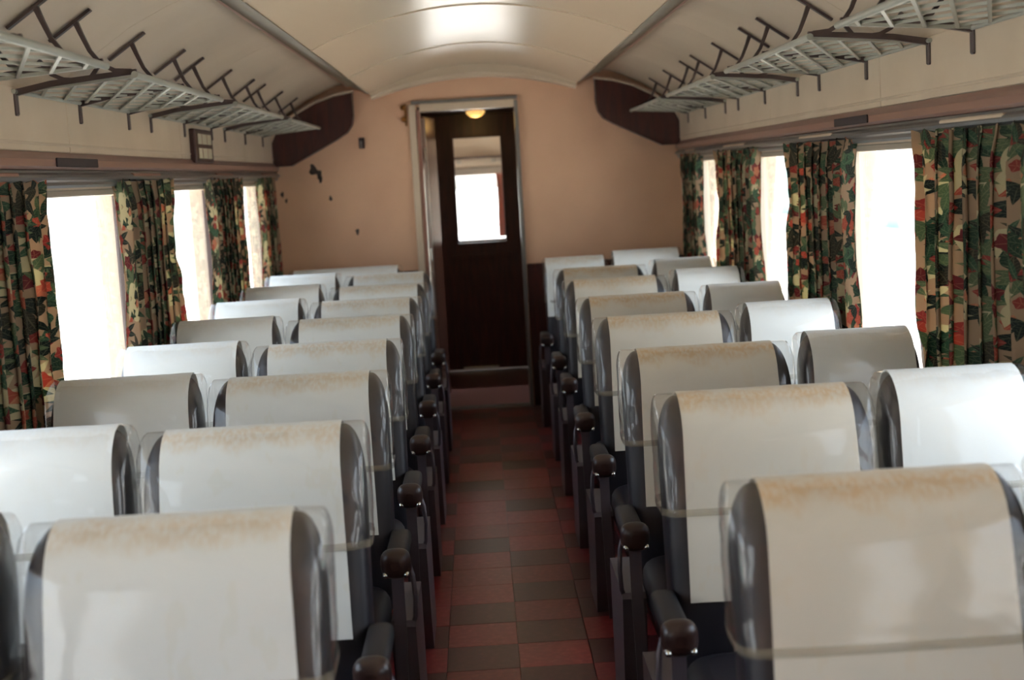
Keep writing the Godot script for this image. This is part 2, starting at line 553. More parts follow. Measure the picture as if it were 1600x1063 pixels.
func ceiling() -> void:
	var c := setting("ceiling")
	# the roof over everything
	var roof := Shape.new()
	var pr := PackedVector2Array()
	for q in [[1.51, 1.98], [1.51, 2.1], [1.4, 2.24], [1.1, 2.4], [0.6, 2.5], [0, 2.53], [-0.6, 2.5], [-1.1, 2.4], [-1.4, 2.24], [-1.51, 2.1], [-1.51, 1.98], [-1.404, 1.98], [-1.36, 2.1], [-1.1, 2.28], [-0.9, 2.36], [-0.5, 2.40], [0, 2.42], [0.5, 2.40], [0.9, 2.36], [1.1, 2.28], [1.36, 2.1], [1.404, 1.98]]:
		pr.append(Vector2(q[0], q[1]))
	roof.prism(pr, Vector3(0, 0, -END - 0.08), Vector3.RIGHT, Vector3.UP, Vector3(0, 0, END + 0.08 - NEAR + 0.1))
	obj("roof", roof, M.cream_paint, c)
	var arc := []
	for k in 25:
		var x := -0.70 + 1.40 * k / 24.0
		arc.append(Vector3(x, 2.212 + 0.16 * (1.0 - pow(absf(x) / 0.70, 2.0)), 0))
	var joints := [NEAR, 0.9, 2.7, 4.5, 6.3, 8.1, END]
	for k in joints.size() - 1:
		obj("arched_panel", strip(arc, joints[k] + 0.0015, joints[k + 1] - 0.0015, 0.012), M.ceiling_gloss, c)
		if k > 0:
			var rib := Shape.new()
			var pts := []
			for p in arc: pts.append(p + Vector3(0, -0.002, -joints[k]))
			rib.bar(pts, 0.035, 0.006, Vector3.UP)
			obj("joint_strip", rib, M.ceiling_gloss, c)
	var lip := Shape.new()
	var lp := []
	for p in arc: lp.append(Vector3(p.x, 2.198 + (p.y - 2.212) * 0.72, -END + 0.05))
	lip.bar(lp, 0.1, 0.03, Vector3.UP)
	var face := Shape.new()
	for k in 24:
		var from := face.v.size()
		face.quad(lp[k] + Vector3(0, 0, 0.02), lp[k + 1] + Vector3(0, 0, 0.02), arc[k + 1] + Vector3(0, 0.01, -END + 0.28), arc[k] + Vector3(0, 0.01, -END + 0.28), 1)
	obj("end_cove", face, M.ceiling_gloss, c)
	obj("end_moulding", lip, M.cream_paint, c)
	for s in [-1.0, 1.0]:
		var seams := [NEAR, -0.6, 1.24, 3.08, 4.93, 6.78, 8.62, END]
		for k in seams.size() - 1:
			obj("cove_panel", strip(cove(s), seams[k] + 0.0015, seams[k + 1] - 0.0015, 0.012), M.cream_paint, c)
		var t := setting("trim_3" if s < 0 else "trim_4")
		obj("grille_band", strip([Vector3(s * 0.70, 2.208, 0), Vector3(s * 0.715, 2.212, 0), Vector3(s * 0.76, 2.238, 0), Vector3(s * 0.825, 2.268, 0), Vector3(s * 0.832, 2.262, 0)], NEAR, END - 0.28, 0.03), M.olive_trim, t)
		obj("beading", strip([Vector3(s * 0.832, 2.264, 0), Vector3(s * 0.845, 2.262, 0), Vector3(s * 0.872, 2.284, 0), Vector3(s * 0.884, 2.306, 0)], NEAR, END - 0.28, 0.02), M.rose_beading, t)
		obj("end_block", strip([Vector3(s * 0.69, 2.214, 0), Vector3(s * 0.76, 2.243, 0), Vector3(s * 0.83, 2.272, 0), Vector3(s * 0.885, 2.306, 0)], END - 0.28, END, 0.03), M.pink_wall_paint, t)

func windows() -> void:
	var n := 0
	for s in [-1.0, 1.0]:
		var ps := posts(s)
		for k in ps.size() - 1:
			n += 1
			var d0: float = ps[k] + 0.5
			var d1: float = ps[k + 1]
			var w := setting("window_%d" % n)
			var xc: float = s * (HALF + 0.012)
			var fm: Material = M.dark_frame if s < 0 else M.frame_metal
			for q in [[SILL + 0.014, 0.028], [HEAD - 0.012, 0.024]]:
				boxy("frame", Vector3(xc, q[0], -(d0 + d1) / 2), Vector3(0.03, q[1], d1 - d0), M.frame_metal, w, 0.004)
			for d in [d0 + 0.016, d1 - 0.016]:
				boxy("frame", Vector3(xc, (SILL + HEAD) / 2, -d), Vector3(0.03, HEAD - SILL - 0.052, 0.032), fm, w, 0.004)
			boxy("pane", Vector3(xc + s * 0.008, (SILL + HEAD) / 2, -(d0 + d1) / 2), Vector3(0.004, HEAD - SILL - 0.052, d1 - d0 - 0.064), M.pane, w)

# ------------------------------------------------------------------ end wall, vestibule, what lies behind
func end_wall() -> void:
	var w := setting("wall_end")
	var zc := -END - 0.04
	boxy("panel", Vector3(-0.95, 1.2, zc), Vector3(1.1, 2.5, 0.08), M.pink_wall_paint, w)
	boxy("panel", Vector3(0.89, 1.2, zc), Vector3(1.22, 2.5, 0.08), M.pink_wall_paint, w)
	boxy("panel", Vector3(-0.06, 2.285, zc), Vector3(0.68, 0.33, 0.08), M.pink_wall_paint, w)
	boxy("wainscot", Vector3(-0.93, 0.5, -END + 0.006), Vector3(0.94, 1.0, 0.02), M.mahogany, w, 0.004)
	boxy("wainscot", Vector3(0.85, 0.5, -END + 0.006), Vector3(1.1, 1.0, 0.02), M.mahogany, w, 0.004)
	# flaked paint, dark where it has come away
	for q in [[-1.138, 1.733, 0.055, 0.5], [-1.098, 1.70, 0.045, 1.2], [-1.09, 1.665, 0.035, 2.2], [-1.36, 1.575, 0.028, 0.9], [-1.335, 1.53, 0.022, 2.0], [-1.03, 1.53, 0.026, 2.7], [-0.86, 1.29, 0.03, 1.1], [-0.93, 1.96, 0.02, 0.4]]:
		var poly := PackedVector2Array()
		for k in 9:
			var a := TAU * k / 9.0
			var r: float = q[2] * (0.45 + 0.4 * absf(sin(a * 1.7 + q[3] * 3.0)))
			poly.append(Vector2(q[0], q[1]) + Vector2(cos(a) * r * 0.62, sin(a) * r))
		var s := Shape.new()
		s.prism(poly, Vector3(0, 0, -END), Vector3.RIGHT, Vector3.UP, Vector3(0, 0, 0.0015))
		obj("bare_patch", s, M.dark_chip, w)
	# dark corner boards under the ends of the racks
	for sd in [-1.0, 1.0]:
		var t := setting("trim_5" if sd < 0 else "trim_6")
		var poly := PackedVector2Array()
		for q in [[1.395, 1.765], [1.27, 1.765], [0.95, 1.925], [0.875, 1.97], [0.84, 2.02], [0.828, 2.08], [0.828, 2.235], [0.95, 2.215], [1.08, 2.175], [1.2, 2.115], [1.3, 2.05], [1.36, 1.99], [1.395, 1.93]]:
			poly.append(Vector2(sd * q[0], q[1]))
		var b := Shape.new()
		b.prism(poly, Vector3(0, 0, -END), Vector3.RIGHT, Vector3.UP, Vector3(0, 0, 0.1))
		obj("corner_board", b, M.mahogany, t)
		var c := []
		for q in [[0.822, 2.244], [0.95, 2.224], [1.08, 2.184], [1.2, 2.124], [1.3, 2.06], [1.365, 1.995], [1.398, 1.93], [1.398, 1.77]]:
			c.append(Vector3(sd * q[0], q[1], -END + 0.06))
		var e := Shape.new()
		e.bar(c.slice(0, 7), 0.125, 0.014, Vector3.UP)
		obj("edge_strip", e, M.cream_paint, t)
	# doorway
	var dr := setting("door_1")
	boxy("casing", Vector3(-0.43, 1.07, -END + 0.012), Vector3(0.05, 2.14, 0.024), M.cream_paint, dr, 0.005)
	boxy("jamb", Vector3(-0.392, 1.05, -END - 0.03), Vector3(0.026, 2.1, 0.12), M.rose_beading, dr, 0.004)
	boxy("jamb", Vector3(0.282, 1.06, -END - 0.02), Vector3(0.026, 2.14, 0.12), M.track_metal, dr, 0.004)
	boxy("header", Vector3(-0.055, 2.11, -END - 0.02), Vector3(0.648, 0.052, 0.12), M.cream_paint, dr, 0.004)
	boxy("header_strip", Vector3(-0.07, 2.148, -END + 0.01), Vector3(0.73, 0.026, 0.03), M.track_metal, dr, 0.004)
	boxy("threshold", Vector3(-0.055, 0.004, -END - 0.04), Vector3(0.66, 0.012, 0.1), M.track_metal, dr, 0.003)
	# the leaf, swung back into the vestibule
	var lf := Shape.new()
	var a := Vector3(-0.376, 0, -END - 0.1)
	var bq := Vector3(-0.318, 0, -END - 0.72)
	var dir := (bq - a).normalized()
	var bs := Basis(dir.cross(Vector3.UP), Vector3.UP, -dir)
	lf.box((a + bq) / 2 + Vector3(0, 1.04, 0), Vector3(0.035, 2.04, (bq - a).length()), 0.004, bs)
	obj("leaf", lf, M.door_varnish, dr)
	for h in [0.3, 1.05, 1.75]:
		var hg := Shape.new()
		hg.tube([Vector3(-0.366, h, -END - 0.085), Vector3(-0.366, h + 0.09, -END - 0.085)], 0.009, 10, Vector3.RIGHT)
		obj("hinge", hg, M.chrome, dr)
	var edge := Shape.new()
	edge.box(a + Vector3(0.012, 1.04, 0.006), Vector3(0.03, 2.0, 0.008), 0.002, bs)
	obj("edge_plate", edge, M.chrome, dr)

func vestibule() -> void:
	var z0 := END + 0.08
	var z1 := 10.85
	for s in [-1.0, 1.0]:
		var w := setting("wall_vestibule_%s" % ("left" if s < 0 else "right"))
		var xc: float = s * 1.45
		boxy("panel", Vector3(xc, 0.4, -(z0 + z1) / 2), Vector3(0.1, 0.8, z1 - z0 + 0.1), M.mahogany, w)
		boxy("panel", Vector3(xc, 2.0, -(z0 + z1) / 2), Vector3(0.1, 0.6, z1 - z0 + 0.1), M.mahogany, w)
		for d in [z0 + 0.06, z1 - 0.06]:
			boxy("panel", Vector3(xc, 1.25, -d), Vector3(0.1, 0.9, 0.14), M.mahogany, w)
		boxy("pane", Vector3(xc, 1.25, -(z0 + z1) / 2), Vector3(0.004, 0.9, z1 - z0 - 0.2), M.pane, w)
		var p := setting("wall_passage_%s" % ("left" if s < 0 else "right"))
		boxy("panel", Vector3(s * 1.0, 1.1, -(z1 + 11.94) / 2 - 0.02), Vector3(1.0, 2.3, 11.94 - z1 + 0.04), M.mahogany, p)
	var c := setting("ceiling_vestibule")
	boxy("panel", Vector3(0, 2.27, -(z0 + z1) / 2), Vector3(3.0, 0.12, z1 - z0), M.cream_paint, c)
	boxy("passage_panel", Vector3(0, 2.24, -(z1 + 12.0) / 2), Vector3(3.0, 0.2, 12.0 - z1), M.mahogany, c)
	# the far door and its window
	var d := setting("door_2")
	var zc := -11.96
	boxy("stile", Vector3(-0.355, 1.08, zc), Vector3(0.31, 2.16, 0.045), M.mahogany, d)
	boxy("stile", Vector3(0.36, 1.08, zc), Vector3(0.31, 2.16, 0.045), M.mahogany, d)
	boxy("rail", Vector3(0.003, 0.535, zc), Vector3(0.41, 1.07, 0.045), M.mahogany, d)
	boxy("rail", Vector3(0.003, 2.055, zc), Vector3(0.41, 0.21, 0.045), M.mahogany, d)
	boxy("pane", Vector3(0.003, 1.51, zc), Vector3(0.41, 0.9, 0.005), M.pane, d)
	for q in [[0.003, 1.083, 0.43, 0.016], [0.003, 1.948, 0.43, 0.016]]:
		boxy("bead", Vector3(q[0], q[1], zc + 0.026), Vector3(q[2], q[3], 0.012), M.mahogany, d, 0.003)
	for x in [-0.2, 0.206]:
		boxy("bead", Vector3(x, 1.51, zc + 0.026), Vector3(0.016, 0.86, 0.012), M.mahogany, d, 0.003)
	boxy("lower_moulding", Vector3(0.003, 0.96, zc + 0.028), Vector3(0.5, 0.03, 0.012), M.mahogany, d, 0.004)
	boxy("kick_plate", Vector3(-0.07, 0.02, zc + 0.035), Vector3(0.30, 0.022, 0.03), M.chrome, d, 0.006)
	# lamp
	var l := thing("ceiling_lamp", "small glowing amber dome lamp above the end door window", "lamp", Vector3(0.005, 2.14, -11.0))
	var dome := Shape.new()
	var rings := []
	for k in 9:
		var a := PI / 2 * k / 8.0
		var r := PackedVector3Array()
		for j in 24: r.append(Vector3(cos(TAU * j / 24) * 0.074 * cos(a), -0.02 - 0.052 * sin(a), sin(TAU * j / 24) * 0.074 * cos(a)))
		rings.append(r)
	dome.loft(rings, true, false)
	obj("dome", dome, M.bulb, l)
	var ring := Shape.new()
	var rr := []
	for q in [[0.084, 0.0], [0.086, -0.012], [0.08, -0.022], [0.07, -0.022]]:
		var r := PackedVector3Array()
		for j in 24: r.append(Vector3(cos(TAU * j / 24) * q[0], q[1], sin(TAU * j / 24) * q[0]))
		rr.append(r)
	ring.loft(rr)
	obj("rim", ring, M.brass, l)
	var o := OmniLight3D.new()
	o.name = "lamp_light"
	o.light_color = Color(1.0, 0.78, 0.45)
	o.light_energy = 0.03
	o.light_size = 0.05
	o.omni_range = 12.0
	o.omni_attenuation = 2.0
	o.shadow_enabled = true
	l.add_child(o)
	o.position = Vector3(0, -0.12, 0)

func far_saloon() -> void:
	var a := 12.02
	var b := 14.0
	for s in [-1.0, 1.0]:
		var w := setting("wall_saloon_%s" % ("left" if s < 0 else "right"))
		boxy("panel", Vector3(s * 1.45, 0.4, -(a + b) / 2), Vector3(0.1, 0.8, b - a), M.cream_paint, w)
		boxy("panel", Vector3(s * 1.45, 2.0, -(a + b) / 2), Vector3(0.1, 0.6, b - a), M.cream_paint, w)
		boxy("panel", Vector3(s * 1.45, 1.25, -a - 0.1), Vector3(0.1, 0.9, 0.2), M.cream_paint, w)
		boxy("pane", Vector3(s * 1.45, 1.25, -(a + b) / 2), Vector3(0.004, 0.9, b - a), M.pane, w)
	var c := setting("ceiling_saloon")
	boxy("panel", Vector3(0, 2.35, -(a + b) / 2), Vector3(3.0, 0.1, b - a + 0.2), M.cream_paint, c)
	var w := setting("wall_far")
	boxy("panel", Vector3(0, 0.5, -b - 0.05), Vector3(3.0, 1.0, 0.1), M.cream_paint, w)
	boxy("panel", Vector3(0, 1.98, -b - 0.05), Vector3(3.0, 0.7, 0.1), M.cream_paint, w)
	boxy("panel", Vector3(-1.0, 1.3, -b - 0.05), Vector3(1.0, 0.7, 0.1), M.cream_paint, w)
	boxy("panel", Vector3(0.9, 1.3, -b - 0.05), Vector3(1.2, 0.7, 0.1), M.cream_paint, w)
	boxy("window_rail", Vector3(0, 1.67, -b + 0.012), Vector3(2.8, 0.07, 0.03), M.frame_metal, w, 0.008)
	boxy("pane", Vector3(-0.1, 1.32, -b - 0.05), Vector3(0.8, 0.64, 0.004), M.pane, w)
	boxy("glazing_bar", Vector3(0.02, 1.135, -b - 0.03), Vector3(0.3, 0.016, 0.02), M.track_metal, w, 0.003)
	var r := thing("far_luggage_rack", "narrow luggage rack seen through the end door window", "luggage rack", Vector3(0, 1.77, -b + 0.14))
	for x in [-0.6, -0.18, 0.16, 0.22, 0.6]:
		boxy("bracket", Vector3(x, 0.0, -0.04), Vector3(0.05, 0.045, 0.2), M.frame_metal, r, 0.008)
	for k in 4:
		var s := Shape.new()
		s.tube([Vector3(-1.3, 0.03, -0.12 + 0.06 * k), Vector3(1.3, 0.03, -0.12 + 0.06 * k)], 0.01, 8)
		obj("rod", s, M.rack_bracket, r)
	var cu := curtain_shape(0.14, 0.62, 5, 3)
	var o := thing("small_curtain", "red curtain strip seen through the end door window", "curtain", Vector3(0.24, 1.64, -b + 0.04))
	var ob := obj("fabric", cu, M.red_curtain, o)
	ob.rotation.y = PI / 2

# ------------------------------------------------------------------ seats
const TILT = 0.19
const ORD = ["first", "second", "third", "fourth", "fifth", "sixth", "seventh", "eighth", "ninth"]

func back_ring(y: float, top: float, hw: float, ht: float, e := 0.32, n := 32) -> PackedVector3Array:
	var c := (top - y) * TILT
	var r := PackedVector3Array()
	for j in n:
		var a := TAU * (j + 0.5) / n
		var cx := cos(a)
		var sz := sin(a)
		r.append(Vector3(hw * signf(cx) * pow(absf(cx), e), y, c + ht * signf(sz) * pow(absf(sz), e)))
	return r

func seat_back(W: float, top: float) -> Shape:
	var rings := []
	var roll := 0.085
	var ys := [0.40, 0.415, 0.44, 0.6, 0.8]
	for k in 7: ys.append(top - 0.15 + (0.15 - roll) * k / 7.0)
	for k in 9: ys.append(top - roll + roll * sin(PI / 2 * k / 8.0) * 0.9995)
	for y in ys:
		var ht := roll
		if y > top - roll: ht = roll * sqrt(maxf(1e-5, 1.0 - pow((y - top + roll) / roll, 2)))
		if y < 0.42: ht -= 0.02
		var q := clampf((y - (top - 0.15)) / 0.15, 0.0, 1.0)
		rings.append(back_ring(y, top, W / 2 - 0.05 * (1.0 - sqrt(maxf(0.0, 1.0 - q * q * 0.98))), ht))
	var s := Shape.new()
	s.loft(rings)
	return s

func cover_cloth(cw: float, top: float, hem: float, seed_: int) -> Shape:   # over the front, the rolled top and down the back
	var n := FastNoiseLite.new()
	n.seed = seed_; n.frequency = 3.0
	var roll := 0.0895
	var line := []          # (y, z)
	for k in 15:
		var y := lerpf(hem, top - 0.085, k / 15.0)
		line.append(Vector2(y, (top - y) * TILT + roll))
	for k in 13:
		var a := PI * k / 12.0
		var y := top - 0.085 + roll * sin(a)
		line.append(Vector2(y, 0.085 * TILT + roll * cos(a) * 1.0 - (y - top + 0.085) * TILT))
	for k in 6:
		var y := lerpf(top - 0.085, top - 0.36, (k + 1) / 6.0)
		line.append(Vector2(y, (top - y) * TILT - roll))
	var rows := []
	for i in line.size():
		var r := PackedVector3Array()
		var down: float = clampf((top - 0.08 - line[i].x) / 0.45, 0.0, 1.0) if i < 15 else 0.0
		for j in 19:
			var u := j / 9.0 - 1.0
			var x := u * cw * (1.0 + 0.05 * down)
			var z: float = line[i].y
			var y: float = line[i].x
			if i < 15:
				z += 0.0025 + 0.008 * down * n.get_noise_2d(x * 3.0, 4.0) + 0.004 * n.get_noise_2d(x, y) * (0.3 + down)
				z += 0.02 * maxf(0.0, down - 0.6) * (0.5 + 0.5 * sin(x * 34.0 + seed_))
				if i == 0: y += 0.006 * n.get_noise_2d(x, 9.0)
			else:
				y += 0.0015 + 0.0025 * absf(n.get_noise_2d(x * 2.0, i * 0.3))
			r.append(Vector3(x, y, z))
		rows.append(r)
	var s := Shape.new()
	s.cloth(rows, -0.0025)
	return s

func sleeve(W: float, top: float, seed_: int, low := 0.27) -> Array:
	var n := FastNoiseLite.new()
	n.seed = seed_; n.frequency = 7.0; n.fractal_octaves = 3
	var roll := 0.096
	var rings := []
	var N := 64
	var ys := []
	for k in 13: ys.append(top - low + (low - roll + 0.006) * k / 13.0)
	for k in 8: ys.append(top - roll + 0.006 + roll * sin(PI / 2 * k / 7.0) * 0.999)
	for y in ys:
		var ht := roll
		if y > top - roll + 0.006: ht = roll * sqrt(maxf(2e-3, 1.0 - pow((y - top + roll - 0.006) / roll, 2)))
		var q := clampf((y - (top - 0.06)) / 0.066, 0.0, 1.0)
		var hw := W / 2 + 0.013 - 0.018 * (1.0 - sqrt(maxf(0.0, 1.0 - q * q * 0.98)))
		var r := back_ring(y, top, hw, ht, 0.3, N)
		for j in N:
			var p := r[j]
			var edge := pow(clampf(absf(p.x) / hw, 0.0, 1.0), 6.0)
			var w := n.get_noise_3d(p.x * 1.2, p.y * 0.75, p.z * 2.0)
			var out := Vector3(p.x * 0.15, 0, p.z - (top - y) * TILT).normalized()
			p += out * (0.0055 + w * (0.004 + 0.009 * edge))
			p.x -= signf(p.x) * edge * 0.011 * clampf(0.5 + 1.4 * w, 0.0, 1.0) 
			r[j] = p
		rings.append(r)
	var s := Shape.new()
	s.loft(rings, false, true)
	var hem := Shape.new()
	var lo := PackedVector3Array()
	var hi := PackedVector3Array()
	var hi2 := PackedVector3Array()
	for j in N:
		var p: Vector3 = rings[0][j]
		var o := Vector3(p.x * 0.3, 0, p.z - low * TILT).normalized() * 0.002
		lo.append(p + Vector3(0, -0.006, 0))
		hi.append(p + o * 0.8 + Vector3(0, 0.006, -0.001))
		hi2.append(rings[1][j].lerp(p, 0.1) + o * 0.8)
	hem.loft([lo, hi, hi2], false, false)
	return [s, hem]

func rounded_block(size: Vector3, r: float, n := 5) -> Shape:    # cushion-like, base at y = 0
	var rings := []
	for i in range(-n, n + 1):
		var a := PI / 2 * i / n
		var inset := r * (1.0 - cos(a))
		var y := size.y / 2 + signf(i) * (size.y / 2 - r) + r * sin(a)
		var ring := PackedVector3Array()
		for j in 32:
			var t := TAU * (j + 0.5) / 32
			ring.append(Vector3((size.x / 2 - inset) * signf(cos(t)) * pow(absf(cos(t)), 0.28), y, (size.z / 2 - inset) * signf(sin(t)) * pow(absf(sin(t)), 0.28)))
		rings.append(ring)
	var s := Shape.new()
	s.loft(rings)
	return s

func twin_seat(s: float, xa: float, xb: float, xc: float, label: String, both := true) -> Node3D:
	var t := thing("twin_seat", label, "seat", Vector3.ZERO, "twin seats %s of the aisle" % ("left" if s < 0 else "right"))
	var spans := [[xa, xb], [xb, xc]] if both else [[xa, xc]]
	var k := 0
	for sp in spans:
		var W: float = absf(sp[1] - sp[0]) - 0.036
		var cx: float = (sp[0] + sp[1]) / 2
		var top := 1.06 if k == 0 else 1.083
		obj("backrest", seat_back(W, top), M.vinyl, t).position.x = cx
		obj("seat_cushion", rounded_block(Vector3(W - 0.02, 0.14, 0.46), 0.05), M.vinyl, t).position = Vector3(cx, 0.32, 0.40)
		k += 1
	boxy("base", Vector3((xa + xc) / 2 + s * 0.02, 0.26, 0.34), Vector3(absf(xc - xa) - 0.1, 0.12, 0.40), M.vinyl, t, 0.02)
	boxy("leg", Vector3(xc - s * 0.1, 0.1, 0.34), Vector3(0.05, 0.2, 0.34), M.seat_metal, t, 0.008)
	var ax := xa - s * 0.004
	# armrest with a capped front
	var arm := Shape.new()
	var rings := []
	for q in [[0.13, 0.8], [0.15, 1.0], [0.30, 1.0], [0.40, 1.0], [0.412, 0.9]]:
		var r := PackedVector3Array()
		for j in 24:
			var a := TAU * (j + 0.5) / 24
			r.append(Vector3(ax + 0.031 * q[1] * signf(cos(a)) * pow(absf(cos(a)), 0.6), 0.58 + 0.026 * q[1] * signf(sin(a)) * pow(absf(sin(a)), 0.6), q[0]))
		rings.append(r)
	arm.loft(rings)
	var ar := obj("armrest", arm, M.arm_vinyl, t)
	var knob := Shape.new()
	rings = []
	for k2 in 11:
		var w := PI * k2 / 10.0
		var m2 := pow(sin(w), 0.55) if k2 > 0 and k2 < 10 else 0.3
		var r := PackedVector3Array()
		for j in 28:
			var a := TAU * (j + 0.5) / 28
			r.append(Vector3(ax + 0.043 * m2 * signf(cos(a)) * pow(absf(cos(a)), 0.7), 0.578 + 0.042 * m2 * signf(sin(a)) * pow(absf(sin(a)), 0.7), 0.425 - 0.034 * cos(w)))
		rings.append(r)
	knob.loft(rings)
	obj("arm_knob", knob, M.vinyl_brown, ar)
	for e in [-1.0, 1.0]:
		var cap := Shape.new()
		cap.tube([Vector3(ax + e * 0.028, 0.553, 0.44), Vector3(ax + e * 0.029, 0.552, 0.458), Vector3(ax + e * 0.029, 0.551, 0.462)], 0.009, 12, Vector3.UP, [1.0, 0.9, 0.4])
		obj("stud", cap, M.chrome, ar)
	var post := Shape.new()
	post.bar([Vector3(ax, 0.57, 0.40), Vector3(ax, 0.40, 0.405), Vector3(ax + s * 0.006, 0.2, 0.40), Vector3(ax + s * 0.012, 0.0, 0.38)], 0.034, 0.014, Vector3(0, 0, 1))
	obj("arm_post", post, M.seat_metal, t)
	var brace := Shape.new()
	brace.tube([Vector3(ax - s * 0.03, 0.566, 0.37), Vector3(ax - s * 0.042, 0.53, 0.385), Vector3(ax - s * 0.046, 0.47, 0.39), Vector3(ax - s * 0.042, 0.41, 0.385), Vector3(ax - s * 0.03, 0.375, 0.37)], 0.007, 10, Vector3(0, 0, 1))
	obj("arm_brace", brace, M.seat_metal, t)
	var panel := Shape.new()
	panel.prism(PackedVector2Array([Vector2(0.40, 0.385), Vector2(0.385, 0.40), Vector2(0.0, 0.40), Vector2(0.0, 0.0), Vector2(0.30, 0.0), Vector2(0.34, 0.1)]), Vector3(ax - s * 0.042, 0, 0), Vector3(0, 0, 1), Vector3.UP, Vector3(s * 0.07, 0, 0))
	obj("end_panel", panel, M.seat_metal, t)
	return t

func headrest_cover(W: float, cw: float, top: float, hem: float, seed_: int, cloth: Material, label: String, group: String) -> Node3D:
	var t := thing("headrest_cover", label, "headrest cover", Vector3.ZERO, group)
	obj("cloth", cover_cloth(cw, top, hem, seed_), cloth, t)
	var sl := sleeve(W, top, seed_ + 3)
	var p := obj("plastic_sleeve", sl[0], M.plastic, t)
	obj("hem", sl[1], M.plastic_hem, p)
	return t

func seats() -> void:
	var rows := {-1: [2.5, 3.4, 4.29, 5.13, 6.03, 6.9, 7.8, 8.7], 1: [2.5, 3.52, 4.42, 5.42, 6.32, 7.35, 8.22]}
	var X := {-1: [-0.305, -0.865, -1.346], 1: [0.385, 0.945, 1.346]}
	for s in [-1, 1]:
		var sd := "left" if s < 0 else "right"
		var x: Array = X[s]
		var W1 := absf(x[1] - x[0]) - 0.036
		var W2 := absf(x[2] - x[1]) - 0.036
		var c1: float = (x[0] + x[1]) / 2
		var c2: float = (x[1] + x[2]) / 2
		var seat0: Node3D
		var aisle := []
		var outer := []
		var k := 0
		for d in rows[s]:
			var which: String = "%s row from the camera" % ORD[k]
			var sl := "dark vinyl twin seat with aisle armrest, %s of the aisle, %s" % [sd, which]
			var al := "white headrest cover under clear plastic, aisle seat, %s of aisle, %s" % [sd, which]
			var wl := "white headrest cover under clear plastic, window seat, %s of aisle, %s" % [sd, which]
			var g := "covers on the headrests %s of the aisle" % sd
			if k == 0:
				seat0 = twin_seat(s, x[0], x[1], x[2], sl)
				seat0.position.z = -d
			else:
				copy(seat0, Vector3(0, 0, -d), sl)
			if k < 2:
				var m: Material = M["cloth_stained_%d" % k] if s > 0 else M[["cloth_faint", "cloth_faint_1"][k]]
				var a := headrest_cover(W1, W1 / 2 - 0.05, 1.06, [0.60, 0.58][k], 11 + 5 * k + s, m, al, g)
				a.position = Vector3(c1, 0, -d)
				aisle.append(a)
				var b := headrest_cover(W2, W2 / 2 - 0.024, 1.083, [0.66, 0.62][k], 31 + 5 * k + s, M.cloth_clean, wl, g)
				b.position = Vector3(c2, 0, -d)
				outer.append(b)
			else:
				copy(aisle[k % 2], Vector3(c1, 0, -d), al)
				copy(outer[k % 2], Vector3(c2, 0, -d), wl)
			k += 1
	# the last row against the end wall
	var b1 := twin_seat(-1, -0.53, -0.93, -1.31, "dark bench seat against the end wall beside the doorway, ninth row left of aisle", false)
	b1.position.z = -9.5
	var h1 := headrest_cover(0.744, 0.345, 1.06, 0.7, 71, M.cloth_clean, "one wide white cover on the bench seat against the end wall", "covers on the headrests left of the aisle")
	h1.position = Vector3(-0.92, 0, -9.5)
	var b2 := twin_seat(1, 0.37, 0.81, 1.30, "dark twin seat against the end wall, last row right of the aisle")
	b2.position.z = -9.3
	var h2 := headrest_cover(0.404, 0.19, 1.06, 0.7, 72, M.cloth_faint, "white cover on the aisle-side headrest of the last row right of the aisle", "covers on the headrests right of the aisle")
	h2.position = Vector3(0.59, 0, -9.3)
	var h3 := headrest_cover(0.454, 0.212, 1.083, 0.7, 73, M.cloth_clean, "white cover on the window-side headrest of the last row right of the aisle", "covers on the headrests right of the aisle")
	h3.position = Vector3(1.055, 0, -9.3)

